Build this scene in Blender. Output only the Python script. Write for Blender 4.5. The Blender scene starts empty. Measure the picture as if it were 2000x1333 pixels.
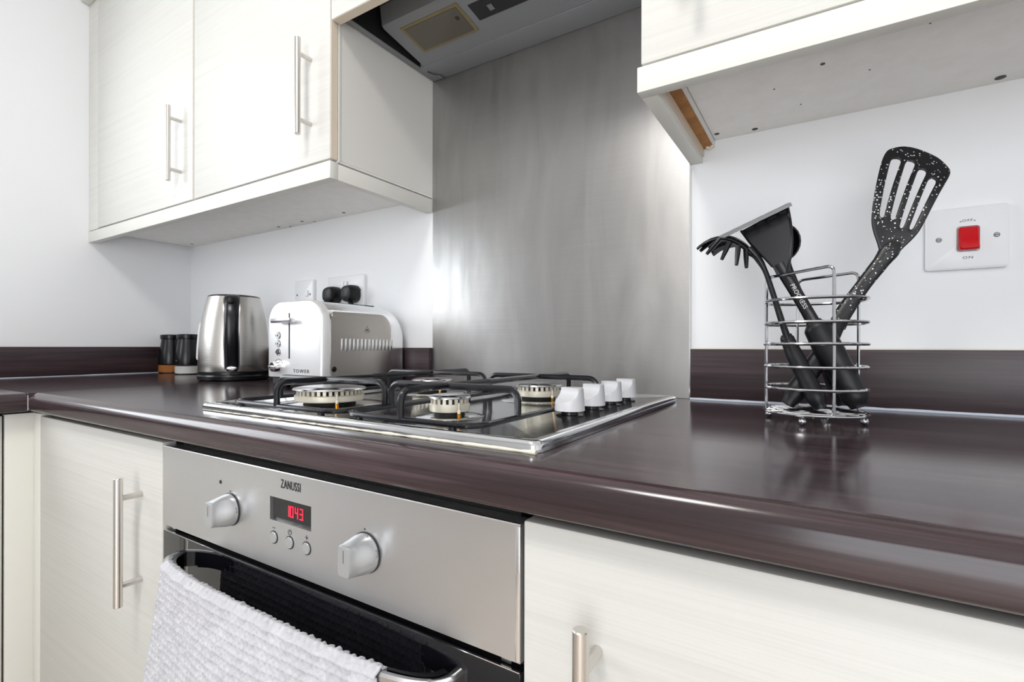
import bpy, bmesh, math, random
from math import sin, cos, pi, radians, sqrt, exp
from mathutils import Vector, Matrix, noise

random.seed(7)
SC = bpy.context.scene
COL = SC.collection
ZT = 0.91            # worktop height; all positions below are metres relative to worktop level

# ------------------------------------------------------------------ camera
CAM_F, CAM_HY, CAM_YAW, CAM_ROLL, CAM_H = 977.311, 676.7732, 0.5576, -0.0019, 0.0937
cd = bpy.data.cameras.new('camera')
cam = bpy.data.objects.new('camera', cd)
COL.objects.link(cam)
cam.location = (0, 0, ZT + CAM_H)
cam.rotation_mode = 'QUATERNION'
cam.rotation_quaternion = (Matrix.Rotation(CAM_YAW, 3, 'Z') @ Matrix.Rotation(pi/2, 3, 'X') @ Matrix.Rotation(-CAM_ROLL, 3, 'Z')).to_quaternion()
cd.sensor_fit = 'HORIZONTAL'
cd.sensor_width = 36.0
cd.lens = CAM_F/2000*36
cd.shift_y = (CAM_HY-666.5)/2000
cd.clip_start = 0.01
SC.camera = cam

# ------------------------------------------------------------------ world, lights, exposure
w = bpy.data.worlds.new('world'); SC.world = w; w.use_nodes = True
w.node_tree.nodes['Background'].inputs[0].default_value = (0.80, 0.88, 1.0, 1)
w.node_tree.nodes['Background'].inputs[1].default_value = 1.0

def area(name, loc, size, sizey, power, col, direction):
    l = bpy.data.lights.new(name, 'AREA'); l.shape = 'RECTANGLE'
    l.size, l.size_y, l.energy, l.color = size, sizey, power, col
    o = bpy.data.objects.new(name, l); COL.objects.link(o)
    o.location = (loc[0], loc[1], loc[2]+ZT)
    o.rotation_mode = 'QUATERNION'
    o.rotation_quaternion = Vector(direction).to_track_quat('-Z', 'Y')
    return o
area('window_daylight', (-1.90, -0.20, 0.62), 0.72, 0.74, 7, (0.93, 0.97, 1.0), (1, 0.12, -0.12))
area('added_rear_fill', (.60, -2.02, 0.10), 1.4, 1.9, 26, (0.97, 0.985, 1.0), (-0.2, 1, 0))  # unseen fill light added behind the camera, lifts the shaded walls and undersides
CEIL_LAMP = 24.0      # emission of the ceiling lamp's diffuser

SC.view_settings.view_transform = 'Standard'
SC.view_settings.look = 'None'
SC.view_settings.exposure = 0.38
SC.view_settings.gamma = 1.0
SC.view_settings.use_curve_mapping = False

# ------------------------------------------------------------------ materials
MATS = {}
def srgb(r, g, b):
    return tuple(((c/255)/12.92 if c/255 <= .04045 else ((c/255+.055)/1.055)**2.4) for c in (r, g, b))
class N:
    def __init__(s, name):
        s.m = bpy.data.materials.new(name); s.m.use_nodes = True
        s.t = s.m.node_tree; s.b = s.t.nodes['Principled BSDF']; s.tc = None
    def n(s, typ, **kw):
        x = s.t.nodes.new(typ)
        for k, v in kw.items(): setattr(x, k, v)
        return x
    def set(s, **kw):
        for k, v in kw.items():
            i = s.b.inputs[k.replace('_', ' ')]
            i.default_value = (*v, 1) if isinstance(v, tuple) and len(v) == 3 else v
        return s
    def coords(s, scale):
        if s.tc is None: s.tc = s.n('ShaderNodeTexCoord')
        mp = s.n('ShaderNodeMapping'); mp.inputs['Scale'].default_value = scale
        s.t.links.new(s.tc.outputs['Object'], mp.inputs[0]); return mp.outputs[0]
    def noise(s, scale, detail=3, rough=.55, dist=0):
        x = s.n('ShaderNodeTexNoise'); x.inputs['Scale'].default_value = 1
        x.inputs['Detail'].default_value = detail; x.inputs['Roughness'].default_value = rough
        x.inputs['Distortion'].default_value = dist
        s.t.links.new(s.coords(scale), x.inputs['Vector']); return x.outputs['Fac']
    def ramp(s, fac, stops, interp='LINEAR'):
        r = s.n('ShaderNodeValToRGB'); r.color_ramp.interpolation = interp
        e = r.color_ramp.elements
        while len(e) < len(stops): e.new(.5)
        for i, (p, c) in enumerate(stops):
            e[i].position = p; e[i].color = (*c, 1) if isinstance(c, tuple) else (c, c, c, 1)
        s.t.links.new(fac, r.inputs[0]); return r.outputs[0]
    def bump(s, h, strength, dist=.001, prev=None):
        b = s.n('ShaderNodeBump'); b.inputs['Strength'].default_value = strength; b.inputs['Distance'].default_value = dist
        s.t.links.new(h, b.inputs['Height'])
        if prev: s.t.links.new(prev, b.inputs['Normal'])
        return b.outputs[0]
    def link(s, out, inp): s.t.links.new(out, s.b.inputs[inp]); return s

def plain(name, col, rough=.5, metal=0.0, **kw):
    x = N(name); x.set(Base_Color=col, Roughness=rough, Metallic=metal, **kw); MATS[name] = x.m
    return x.m

plain('wall_paint', (.87, .88, .895), .6)
plain('ceiling_paint', (.85, .85, .85), .7)
plain('cream_edge', srgb(222, 208, 190), .45)
plain('carcass_white', srgb(226, 224, 219), .5)
plain('pelmet_white', srgb(222, 221, 214), .38)
plain('plastic_white', srgb(240, 241, 243), .3)
plain('knob_white', srgb(205, 206, 209), .35)
plain('satin_knob', srgb(184, 186, 188), .32, .55)
plain('black_plastic', (.004, .0045, .006), .25, Specular_IOR_Level=.4)
plain('black_rubber', (.006, .0065, .008), .40, Specular_IOR_Level=.35)
plain('black_matte', (.006, .006, .006), .7)
plain('black_ink', (.01, .01, .012), .5)
plain('grey_ink', (.12, .12, .13), .5)
plain('silver_ink', (.55, .56, .58), .4)
plain('chrome', (.86, .87, .88), .07, 1.0)
plain('dull_chrome', (.55, .55, .56), .22, 1.0)
plain('chrome_wire', (.50, .51, .53), .12, 1.0)
plain('screw_grey', (.22, .22, .22), .4, .6)
plain('plate_grey', (.16, .165, .17), .35)
plain('ceramic', srgb(220, 214, 200), .4)
plain('toaster_front', (.90, .90, .91), .42, .6)
plain('nickel', (.66, .63, .60), .27, 1.0)
plain('oven_glass', (.004, .004, .006), .04, 0.0, Specular_IOR_Level=.6)
plain('sealant_white', srgb(228, 224, 208), .55)
plain('sealant_blue', srgb(196, 203, 216), .4)
plain('hood_grey', srgb(130, 132, 135), .45, .1)
plain('hood_dark', srgb(70, 70, 72), .5, .2)
plain('hood_strip', (.02, .02, .024), .35)
plain('lamp_frame', srgb(128, 116, 84), .5)
plain('switch_red', srgb(205, 12, 26), .22)
plain('burner_alloy', srgb(214, 208, 192), .42, .35)
plain('brass', srgb(190, 130, 40), .3, 1.0)
plain('spice', srgb(176, 108, 48), .8)
plain('salt', srgb(222, 220, 214), .6)
plain('gauge', srgb(225, 228, 232), .15)
plain('screw_dark', (.03, .03, .03), .5)
plain('gap_dark', (.012, .012, .012), .7)
plain('upvc', srgb(240, 240, 240), .3)
m = plain('led_red', (.9, .02, .05), .5); b = m.node_tree.nodes['Principled BSDF']
b.inputs['Emission Color'].default_value = (1, .03, .07, 1); b.inputs['Emission Strength'].default_value = .75
m = plain('lamp_diffuser', (.9, .9, .9), .5); b = m.node_tree.nodes['Principled BSDF']
b.inputs['Emission Color'].default_value = (1, .965, .92, 1); b.inputs['Emission Strength'].default_value = CEIL_LAMP
m = plain('clear_glass', (1, 1, 1), .02); b = m.node_tree.nodes['Principled BSDF']
b.inputs['Transmission Weight'].default_value = 1; b.inputs['IOR'].default_value = 1.2
m = plain('hood_lens', srgb(92, 86, 76), .3); b = m.node_tree.nodes['Principled BSDF']
b.inputs['Coat Weight'].default_value = .3

def door_mat(name, base, strength, axis='x'):
    x = N(name)
    sc = (2.2, 2.2, 260) if axis == 'x' else (260, 2.2, 2.2)
    sc2 = (.9, .9, 60)
    f1 = x.noise(sc, 2, .5, .6); f2 = x.noise(sc2, 3, .6, 1.4)
    mx = x.n('ShaderNodeMath', operation='ADD'); x.t.links.new(f1, mx.inputs[0]); x.t.links.new(f2, mx.inputs[1])
    hf = x.n('ShaderNodeMath', operation='MULTIPLY'); x.t.links.new(mx.outputs[0], hf.inputs[0]); hf.inputs[1].default_value = .5
    lo = tuple(c*.94 for c in base)
    x.link(x.ramp(hf.outputs[0], [(.38, lo), (.56, base)]), 'Base Color')
    x.link(x.bump(hf.outputs[0], strength, .0012), 'Normal')
    x.set(Roughness=.42); MATS[name] = x.m
door_mat('door_cream', srgb(202, 201, 196), .36)
door_mat('door_white', srgb(216, 215, 210), .18)

def wood_dark(name, direction, rough=.16):
    x = N(name)
    if direction == 'x': s1, s2, s3 = (3, 110, 110), (9, 500, 500), (1.2, 22, 22)
    else: s1, s2, s3 = (110, 3, 110), (500, 9, 500), (22, 1.2, 22)
    f1 = x.noise(s1, 4, .6, .5); f2 = x.noise(s2, 2, .5); f3 = x.noise(s3, 2, .5, .8)
    a = x.n('ShaderNodeMath', operation='ADD'); x.t.links.new(f1, a.inputs[0]); x.t.links.new(f3, a.inputs[1])
    bb = x.n('ShaderNodeMath', operation='MULTIPLY_ADD'); x.t.links.new(f2, bb.inputs[0]); bb.inputs[1].default_value = .5; x.t.links.new(a.outputs[0], bb.inputs[2])
    hf = x.n('ShaderNodeMath', operation='MULTIPLY'); x.t.links.new(bb.outputs[0], hf.inputs[0]); hf.inputs[1].default_value = .4
    x.link(x.ramp(hf.outputs[0], [(.34, srgb(33, 24, 26)), (.5, srgb(53, 40, 43)), (.66, srgb(79, 63, 67))]), 'Base Color')
    x.link(x.bump(f2, .05, .0004), 'Normal')
    x.set(Roughness=rough, Specular_IOR_Level=.5); MATS[name] = x.m
wood_dark('wood_x', 'x'); wood_dark('wood_y', 'y'); wood_dark('wood_trim_x', 'x', .36); wood_dark('wood_trim_y', 'y', .36)

def brushed(name, col, rough, sc, strength, smear=0.0, metal=1.0, dist=.0004, aniso=None):
    x = N(name)
    if aniso:
        v = x.n('ShaderNodeCombineXYZ')
        for i in range(3): v.inputs[i].default_value = aniso[i]
        x.t.links.new(v.outputs[0], x.b.inputs['Tangent']); x.set(Anisotropic=aniso[3])
    f = x.noise(sc, 2, .6)
    x.set(Base_Color=col, Metallic=metal, Roughness=rough)
    nrm = x.bump(f, strength, dist)
    x.link(nrm, 'Normal')
    if smear:
        g = x.noise((5, 5, 3.2), 2, .5, .6)
        h = x.noise((30, 30, 6), 2, .5, .5)
        mm = x.n('ShaderNodeMath', operation='ADD'); x.t.links.new(g, mm.inputs[0]); x.t.links.new(h, mm.inputs[1])
        hf = x.n('ShaderNodeMath', operation='MULTIPLY'); x.t.links.new(mm.outputs[0], hf.inputs[0]); hf.inputs[1].default_value = .5
        x.link(x.ramp(hf.outputs[0], [(.30, rough-smear), (.70, rough+smear)]), 'Roughness')
        st = x.noise((4, 4, 1100), 2, .6); wp = x.noise((15, 15, 3.0), 3, .6, .9)
        sm = x.n('ShaderNodeMath', operation='MULTIPLY_ADD'); x.t.links.new(wp, sm.inputs[0]); sm.inputs[1].default_value = 2.2; x.t.links.new(st, sm.inputs[2])
        h2 = x.n('ShaderNodeMath', operation='MULTIPLY'); x.t.links.new(sm.outputs[0], h2.inputs[0]); h2.inputs[1].default_value = .3125
        x.link(x.ramp(h2.outputs[0], [(.30, tuple(c*.87 for c in col)), (.70, tuple(c*1.13 for c in col))]), 'Base Color')
    MATS[name] = x.m
brushed('steel_splash', (.45, .447, .443), .36, (14, 14, 1400), .3, .08, aniso=(0, 0, 1, .75))
brushed('steel_panel', (.63, .63, .635), .30, (10, 10, 1400), .2, aniso=(0, 0, 1, .6), metal=.9)
brushed('steel_hob', (.66, .67, .68), .11, (6, 900, 6), .05)
brushed('steel_kettle', (.64, .62, .59), .27, (8, 8, 1200), .35)
brushed('steel_side', (.50, .47, .44), .30, (900, 12, 12), .25)
brushed('steel_bright', (.82, .82, .83), .16, (6, 6, 600), .08)

x = N('cast_iron')
f = x.noise((260, 260, 260), 3, .6)
x.link(x.ramp(f, [(.45, (.004, .0045, .007)), (.75, (.014, .015, .020))]), 'Base Color')
x.link(x.bump(x.noise((500, 500, 500), 2), .15, .0004), 'Normal'); x.set(Roughness=.2); MATS['cast_iron'] = x.m

x = N('speckled')
v = x.n('ShaderNodeTexVoronoi'); v.inputs['Scale'].default_value = 1; x.t.links.new(x.coords((260, 260, 260)), v.inputs['Vector'])
nz = x.noise((45, 45, 45), 2)
th = x.n('ShaderNodeMath', operation='MULTIPLY'); x.t.links.new(nz, th.inputs[0]); th.inputs[1].default_value = .40
sb = x.n('ShaderNodeMath', operation='SUBTRACT'); x.t.links.new(th.outputs[0], sb.inputs[0]); x.t.links.new(v.outputs['Distance'], sb.inputs[1])
x.link(x.ramp(sb.outputs[0], [(.0, (.005, .0055, .007)), (.02, (.75, .76, .78))]), 'Base Color')
x.set(Roughness=.38); MATS['speckled'] = x.m

x = N('towel_cloth')
x.link(x.bump(x.noise((2200, 2200, 2200), 2), .6, .0008), 'Normal')
f = x.noise((60, 60, 60), 3)
x.link(x.ramp(f, [(.3, srgb(190, 190, 195)), (.7, srgb(206, 206, 211))]), 'Base Color')
x.set(Roughness=.9); MATS['towel_cloth'] = x.m

x = N('raw_board')
x.link(x.ramp(x.noise((30, 30, 30), 4), [(.35, srgb(150, 100, 48)), (.65, srgb(182, 128, 66))]), 'Base Color'); x.set(Roughness=.75); MATS['raw_board'] = x.m
x = N('floor_board')
x.link(x.ramp(x.noise((40, 2, 40), 4), [(.3, srgb(214, 200, 184)), (.7, srgb(232, 220, 206))]), 'Base Color'); x.set(Roughness=.4); MATS['floor_board'] = x.m
x = N('underside_white')
x.link(x.ramp(x.noise((25, 25, 25), 5, .7), [(.3, srgb(240, 237, 232)), (.6, srgb(246, 244, 240))]), 'Base Color'); x.set(Roughness=.5); MATS['underside_white'] = x.m

# ------------------------------------------------------------------ mesh helpers
ABS = {}
def finish(bm, mat, name, angle=35):
    me = bpy.data.meshes.new(name)
    bmesh.ops.recalc_face_normals(bm, faces=bm.faces)
    bm.to_mesh(me); bm.free()
    me.materials.append(MATS[mat])
    me.polygons.foreach_set('use_smooth', [True]*len(me.polygons))
    me.set_sharp_from_angle(angle=radians(angle))
    return me
def link(name, me, parent, at):
    o = bpy.data.objects.new(name, me); COL.objects.link(o)
    at = Vector(at); ABS[o] = at
    if parent is None: o.location = at + Vector((0, 0, ZT))
    else: o.parent = parent; o.location = at - ABS[parent]
    return o
def obj(name, bm, mat, parent=None, at=None, angle=35):
    """bm in worktop coordinates (at None: origin moved to the base centre) or local to `at`"""
    if at is None:
        vs = [v.co for v in bm.verts]
        lo = [min(v[i] for v in vs) for i in range(3)]; hi = [max(v[i] for v in vs) for i in range(3)]
        at = Vector(((lo[0]+hi[0])/2, (lo[1]+hi[1])/2, lo[2]))
        bmesh.ops.translate(bm, verts=bm.verts, vec=-at)
    return link(name, finish(bm, mat, name, angle), parent, at)
def tag(o, label=None, cat=None, group=None, kind=None):
    if label: o['label'] = label
    if cat: o['category'] = cat
    if group: o['group'] = group
    if kind: o['kind'] = kind
    return o
def thing(name, label, cat, at, group=None):
    o = bpy.data.objects.new(name, None); o.empty_display_size = .02; COL.objects.link(o)
    o.location = Vector(at)+Vector((0, 0, ZT)); ABS[o] = Vector(at)
    return tag(o, label, cat, group)
def struct(name, bm, mat, parent=None):
    o = obj(name, bm, mat, parent)
    if parent is None: o['kind'] = 'structure'
    return o
def B(): return bmesh.new()
def box(bm, x0, x1, y0, y1, z0, z1, bev=0, seg=2):
    vs = [bm.verts.new(p) for p in ((x0,y0,z0),(x1,y0,z0),(x1,y1,z0),(x0,y1,z0),(x0,y0,z1),(x1,y0,z1),(x1,y1,z1),(x0,y1,z1))]
    fs = [bm.faces.new([vs[i] for i in f]) for f in ((0,3,2,1),(4,5,6,7),(0,1,5,4),(1,2,6,5),(2,3,7,6),(3,0,4,7))]
    if bev:
        es = list({e for f in fs for e in f.edges})
        bmesh.ops.bevel(bm, geom=es, offset=bev, segments=seg, affect='EDGES', profile=.5)
    return bm
def bx(*a, **k): return box(B(), *a, **k)
def loft(bm, secs, cap=True, close=True):
    rows = [[bm.verts.new(p) for p in s] for s in secs]
    n = len(rows[0])
    for a, b in zip(rows, rows[1:]):
        for i in range(n if close else n-1):
            j = (i+1) % n
            bm.faces.new((a[i], a[j], b[j], b[i]))
    if cap:
        bm.faces.new(rows[0][::-1]); bm.faces.new(rows[-1])
    return bm
def lathe(bm, prof, c=(0, 0, 0), n=32, axis='z'):
    secs = []
    for r, z in prof:
        r = max(r, 1e-5)
        s = []
        for i in range(n):
            a = 2*pi*i/n
            if axis == 'z': p = (c[0]+r*cos(a), c[1]+r*sin(a), c[2]+z)
            elif axis == 'y': p = (c[0]+r*cos(a), c[1]+z, c[2]+r*sin(a))
            else: p = (c[0]+z, c[1]+r*cos(a), c[2]+r*sin(a))
            s.append(p)
        secs.append(s)
    return loft(bm, secs)
def tube(bm, pts, r, n=10, closed=False, flat=None, up=None):
    """sweep; r number or list; flat=(a,b) gives an elliptical section a (along side) x b (along up)"""
    P = [Vector(p) for p in pts]; m = len(P)
    T = []
    for i in range(m):
        if closed: t = P[(i+1) % m]-P[(i-1) % m]
        else: t = P[min(i+1, m-1)]-P[max(i-1, 0)]
        T.append(t.normalized())
    u = Vector(up) if up else (Vector((0, 0, 1)) if abs(T[0].z) < .9 else Vector((1, 0, 0)))
    secs = []
    for i in range(m):
        u = (u - T[i]*u.dot(T[i])).normalized(); s = T[i].cross(u).normalized()
        ri = r[i] if isinstance(r, (list, tuple)) else r
        ra, rb = (ri*flat[0], ri*flat[1]) if flat else (ri, ri)
        secs.append([P[i]+s*(ra*cos(2*pi*k/n))+u*(rb*sin(2*pi*k/n)) for k in range(n)])
    if closed:
        secs.append(secs[0]); 
        rows = [[bm.verts.new(p) for p in s] for s in secs[:-1]]
        for i in range(m):
            a, b = rows[i], rows[(i+1) % m]
            for k in range(n):
                j = (k+1) % n; bm.faces.new((a[k], a[j], b[j], b[k]))
        return bm
    return loft(bm, secs)
def smooth_path(pts, n=8):
    """Catmull-Rom through points"""
    P = [Vector(p) for p in pts]; P = [P[0]*2-P[1]]+P+[P[-1]*2-P[-2]]
    out = []
    for i in range(1, len(P)-2):
        a, b, c, d = P[i-1:i+3]
        for k in range(n):
            t = k/n
            out.append(.5*((2*b)+(c-a)*t+(2*a-5*b+4*c-d)*t*t+(3*b-a-3*c+d)*t**3))
    out.append(P[-2]); return out
def fillet(pts, r, n=6):
    """polyline with rounded corners"""
    P = [Vector(p) for p in pts]; out = [P[0]]
    for i in range(1, len(P)-1):
        a = (P[i-1]-P[i]); b = (P[i+1]-P[i])
        rr = min(r, a.length*.49, b.length*.49)
        p0 = P[i]+a.normalized()*rr; p1 = P[i]+b.normalized()*rr
        for k in range(n+1):
            t = k/n; out.append(p0*(1-t)**2+P[i]*2*t*(1-t)+p1*t*t)
    out.append(P[-1]); return out
def rrect(x0, x1, y0, y1, r, n=6, rs=None):
    """rounded rectangle outline, radii order: (x1,y0),(x1,y1),(x0,y1),(x0,y0)"""
    rs = rs or (r, r, r, r); out = []
    for (cx, cy, a0, q) in ((x1, y0, -pi/2, rs[0]), (x1, y1, 0, rs[1]), (x0, y1, pi/2, rs[2]), (x0, y0, pi, rs[3])):
        sx = -1 if cx == x1 else 1; sy = -1 if cy == y1 else 1
        for k in range(n+1):
            a = a0+pi/2*k/n
            out.append((cx+sx*q+q*cos(a), cy+sy*q+q*sin(a)))
    return out
def prism_y(bm, outline, y0, y1):   # outline in (x,z)
    return loft(bm, [[(a, y, b) for a, b in outline] for y in (y0, y1)])
def prism_x(bm, outline, x0, x1):   # outline in (y,z)
    return loft(bm, [[(x, a, b) for a, b in outline] for x in (x0, x1)])
def prism_z(bm, outline, z0, z1):
    return loft(bm, [[(a, b, z) for a, b in outline] for z in (z0, z1)])
def ball(bm, c, r, n=12, m=8, sc=(1, 1, 1)):
    secs = []
    for j in range(m+1):
        t = pi*j/m; rr = max(r*sin(t), 1e-5)
        secs.append([(c[0]+sc[0]*rr*cos(2*pi*i/n), c[1]+sc[1]*rr*sin(2*pi*i/n), c[2]-sc[2]*r*cos(t)) for i in range(n)])
    return loft(bm, secs)
def text(name, s, mat, parent, origin, right, up, h, sx=1.0, thick=.0003, space=1.0, shear=0.0, align='CENTER'):
    """flat lettering; origin = centre of the word"""
    cu = bpy.data.curves.new(name, 'FONT'); cu.body = s; cu.size = 1.0
    cu.align_x = align; cu.align_y = 'CENTER'; cu.space_character = space; cu.shear = shear; cu.resolution_u = 3
    to = bpy.data.objects.new(name, cu); COL.objects.link(to)
    dg = bpy.context.evaluated_depsgraph_get()
    me = bpy.data.meshes.new_from_object(to.evaluated_get(dg))
    bpy.data.objects.remove(to); bpy.data.curves.remove(cu)
    bm = B(); bm.from_mesh(me); bpy.data.meshes.remove(me)
    R = Vector(right).normalized(); U = Vector(up).normalized(); Nn = R.cross(U)
    O = Vector(origin); k = h/.70
    bmesh.ops.transform(bm, matrix=Matrix.Identity(4), verts=bm.verts)
    ext = bmesh.ops.extrude_face_region(bm, geom=bm.faces[:])
    top = [v for v in ext['geom'] if isinstance(v, bmesh.types.BMVert)]
    ts = set(top)
    for v in bm.verts:
        c = v.co.copy()
        v.co = O+R*(c.x*k*sx)+U*(c.y*k)+(Nn*thick if v in ts else Vector())
    o = obj(name, bm, mat, parent)
    return o

# ------------------------------------------------------------------ key dimensions
YB, XL = 0.933, -1.969           # back wall, left wall
XS0, XS1 = -0.808, -0.204        # hood bay
YC = 0.632                       # wall-cabinet door face
ZD, ZP = 0.4536, 0.4185          # wall door bottom, pelmet bottom
ZTOP = 1.165                     # wall cabinet top
YW, XW = 0.330, -1.322           # worktop front edges
ZWB = -0.0367
YO = 0.3445                      # base door / oven face
CZ = 1.44                        # ceiling
XR, YF = 1.75, -2.1
FL = -ZT

# ------------------------------------------------------------------ room shell
struct('floor', bx(XL-.1, XR+.1, YF-.1, YB+.1, FL-.05, FL), 'floor_board')
struct('ceiling', bx(XL-.1, XR+.1, YF-.1, YB+.1, CZ, CZ+.05), 'ceiling_paint')
struct('wall_back', bx(XL-.1, XR+.1, YB, YB+.1, FL, CZ), 'wall_paint')
struct('wall_right', bx(XR, XR+.1, YF, YB, FL, CZ), 'wall_paint')
PX0, PX1, PZ1 = -.16, 1.36, 1.12  # opening added out of view to go with the rear fill light
bm = B(); box(bm, XL-.1, PX0, YF-.1, YF, FL, CZ); box(bm, PX1, XR+.1, YF-.1, YF, FL, CZ); box(bm, PX0, PX1, YF-.1, YF, PZ1, CZ)
struct('wall_front', bm, 'wall_paint')
pd = thing('added_door_1', None, None, ((PX0+PX1)/2, YF-.05, FL)); pd['kind'] = 'structure'  # made-up glazed door, placed rear right for the added fill light
bm = B()
for a, b, c, d in ((PX0, PX1, FL, FL+.1), (PX0, PX1, PZ1-.08, PZ1), (PX0, PX0+.08, FL+.1, PZ1-.08), (PX1-.08, PX1, FL+.1, PZ1-.08)): box(bm, a, b, YF-.08, YF-.03, c, d)
obj('added_door_frame', bm, 'upvc', pd)
obj('pane', bx(PX0+.08, PX1-.08, YF-.058, YF-.052, FL+.1, PZ1-.08), 'clear_glass', pd)
WY0, WY1, WZ0, WZ1 = -.62, .22, .20, 1.04
bm = B()
box(bm, XL-.1, XL, YF, WY0, FL, CZ); box(bm, XL-.1, XL, WY1, YB, FL, CZ)
box(bm, XL-.1, XL, WY0, WY1, FL, WZ0); box(bm, XL-.1, XL, WY0, WY1, WZ1, CZ)
struct('wall_left', bm, 'wall_paint')
win = thing('window_1', None, None, (XL-.06, (WY0+WY1)/2, WZ0)); win['kind'] = 'structure'
bm = B()
for a, b, c, d in ((WY0, WY1, WZ0, WZ0+.05), (WY0, WY1, WZ1-.05, WZ1), (WY0, WY0+.05, WZ0+.05, WZ1-.05), (WY1-.05, WY1, WZ0+.05, WZ1-.05), (-.225, -.175, WZ0+.05, WZ1-.05)):
    box(bm, XL-.09, XL-.04, a, b, c, d)
obj('window_frame', bm, 'upvc', win)
for a, b in ((WY0+.05, -.225), (-.175, WY1-.05)):
    obj('pane', bx(XL-.068, XL-.062, a, b, WZ0+.05, WZ1-.05), 'clear_glass', win)

# ceiling lamp
LX, LY = -.45, -.35
lamp = thing('ceiling_lamp', 'round white ceiling lamp with a frosted diffuser', 'lamp', (LX, LY, CZ-.09))
obj('lamp_base', lathe(B(), [(.22, .065), (.22, .0899)], (LX, LY, CZ-.09), 40), 'plastic_white', lamp)
obj('diffuser', lathe(B(), [(.0, 0), (.12, .004), (.175, .018), (.197, .04), (.20, .0649)], (LX, LY, CZ-.09), 40), 'lamp_diffuser', lamp)

# upstands
t1 = struct('trim_1', bx(XL, XL+.015, -1.6, YB-.0005, .0005, .0895, bev=.001), 'wood_trim_y')
t2 = struct('trim_2', bx(XL+.0152, XS0-.001, YB-.015, YB, .0005, .0895, bev=.001), 'wood_trim_x')
t3 = struct('trim_3', bx(XS1+.003, 1.2, YB-.015, YB, .0005, .0895, bev=.001), 'wood_trim_x')
def bead(x0, x1, y, z, r, n, axis='x', jit=.25):
    pts = []; rr = []
    for i in range(n+1):
        t = x0+(x1-x0)*i/n
        pts.append((t, y, z) if axis == 'x' else (y, t, z)); rr.append(r*(1+jit*(noise.noise(Vector((t*60, y*9, 3)))*2)))
    return tube(B(), pts, rr, 8)
obj('sealant', bead(XS1+.003, 1.2, YB-.0155, .0012, .0026, 90), 'sealant_blue', t3)
obj('sealant', bead(XL+.02, XS0-.002, YB-.0155, .0008, .0012, 60), 'sealant_blue', t2)
obj('sealant', bead(-1.6, YB-.02, XL+.0155, .0010, .0015, 90, 'y'), 'sealant_blue', t1)
obj('sealant', bead(XS1+.003, 1.2, YB-.0065, .0898, .0014, 60, jit=.05), 'sealant_white', t3)

# ------------------------------------------------------------------ worktops
def nose_profile(d0, d1, th=.0362):
    """(depth, z) outline: d0 is the front edge"""
    s = 1 if d1 > d0 else -1
    o = [(d1, 0)]
    for k in range(9):
        a = pi/2*k/8; o.append((d0+s*(.016-.016*sin(a)), -.016+.016*cos(a)))
    for k in range(5):
        a = pi/2*k/4; o.append((d0+s*(.007-.007*cos(a)), -th+.007-.007*sin(a)))
    o.append((d1, -th)); return o
bm = loft(B(), [[(x, d, z) for d, z in nose_profile(YW, YB-.0005)] for x in (XW, 1.2)])
box(bm, XL+.0005, XW, YW, YB-.0005, -.0362, 0)
tag(obj('worktop', bm, 'wood_x'), 'long dark brown wood-grain worktop carrying the hob', 'worktop')
wl = obj('worktop', loft(B(), [[(d, y, z) for d, z in nose_profile(XW, XL+.0005)] for y in (-1.6, YW-.0006)]), 'wood_y')
tag(wl, 'dark brown worktop of the short run at the left picture edge', 'worktop')
obj('joint_strip', tube(B(), [(XW-d*.0, YW-.0002, z) for d, z in ((0, -.004), (0, -.034))], .0007, 6), 'silver_ink', wl)

# sink in the left run: only its corner shows
bm = loft(B(), [[(a, b, z) for a, b in rrect(-1.86+i, -1.397-i, -.9+i, .312-i, .04, 6)] for z, i in ((.0003, 0), (.003, .001), (.0042, .006), (.0022, .03))])
sk = obj('sink', bm, 'steel_hob'); tag(sk, 'stainless steel sink drainer let into the short worktop', 'sink')

# ------------------------------------------------------------------ handles and cabinets
def bar_handle(parent, x, yface, zc, length=.188, cc=.128, r=.0058, proj=.030):
    y = yface-proj
    bm = B()
    lathe(bm, [(r-.0008, -length/2), (r, -length/2+.0008), (r, length/2-.0008), (r-.0008, length/2)], (x, y, zc), 20)
    for s in (-1, 1): tube(bm, [(x, y+.003, zc+s*cc/2), (x, yface+.0005, zc+s*cc/2)], .0043, 14)
    return obj('handle', bm, 'nickel', parent)
def door(parent, x0, x1, z0, z1, yf, mat='door_white', th=.019):
    d = obj('door', bx(x0, x1, yf, yf+th, z0, z1, bev=.0018), mat, parent)
    return d
def screw_holes(parent, pts, z):
    for x, y, r in pts:
        obj('screw_hole', lathe(B(), [(r, 0), (r, .0006)], (x, y, z-.0006), 12), 'screw_dark', parent)

# left wall cabinets
ZC0 = .4536
def wall_unit(label, x0, x1, hx, holes, d0=None, d1=None):
    t = thing('wall_cabinet', label, 'cabinet', ((x0+x1)/2, YB-.15, ZC0))
    obj('carcass', bx(x0, x1, YC+.0195, YB-.0005, ZC0, ZTOP), 'underside_white', t)
    d = door(t, d0 or x0+.002, d1 or x1-.002, ZC0+.0025, ZTOP, YC)
    if hx: bar_handle(d, hx, YC, .598)
    screw_holes(t, holes, ZC0)
    return t
cA = wall_unit('white wall cabinet in the corner beside the left wall', -1.948, -1.3245, -1.384,
          [(-1.90, .905, .004), (-1.90, .90, .003), (-1.40, .91, .0045), (-1.365, .925, .003)], -1.898, -1.3275)
obj('door_edge', bx(-1.3274, -1.3246, YC+.004, YC+.019, ZC0+.003, ZTOP), 'cream_edge', cA)
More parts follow.
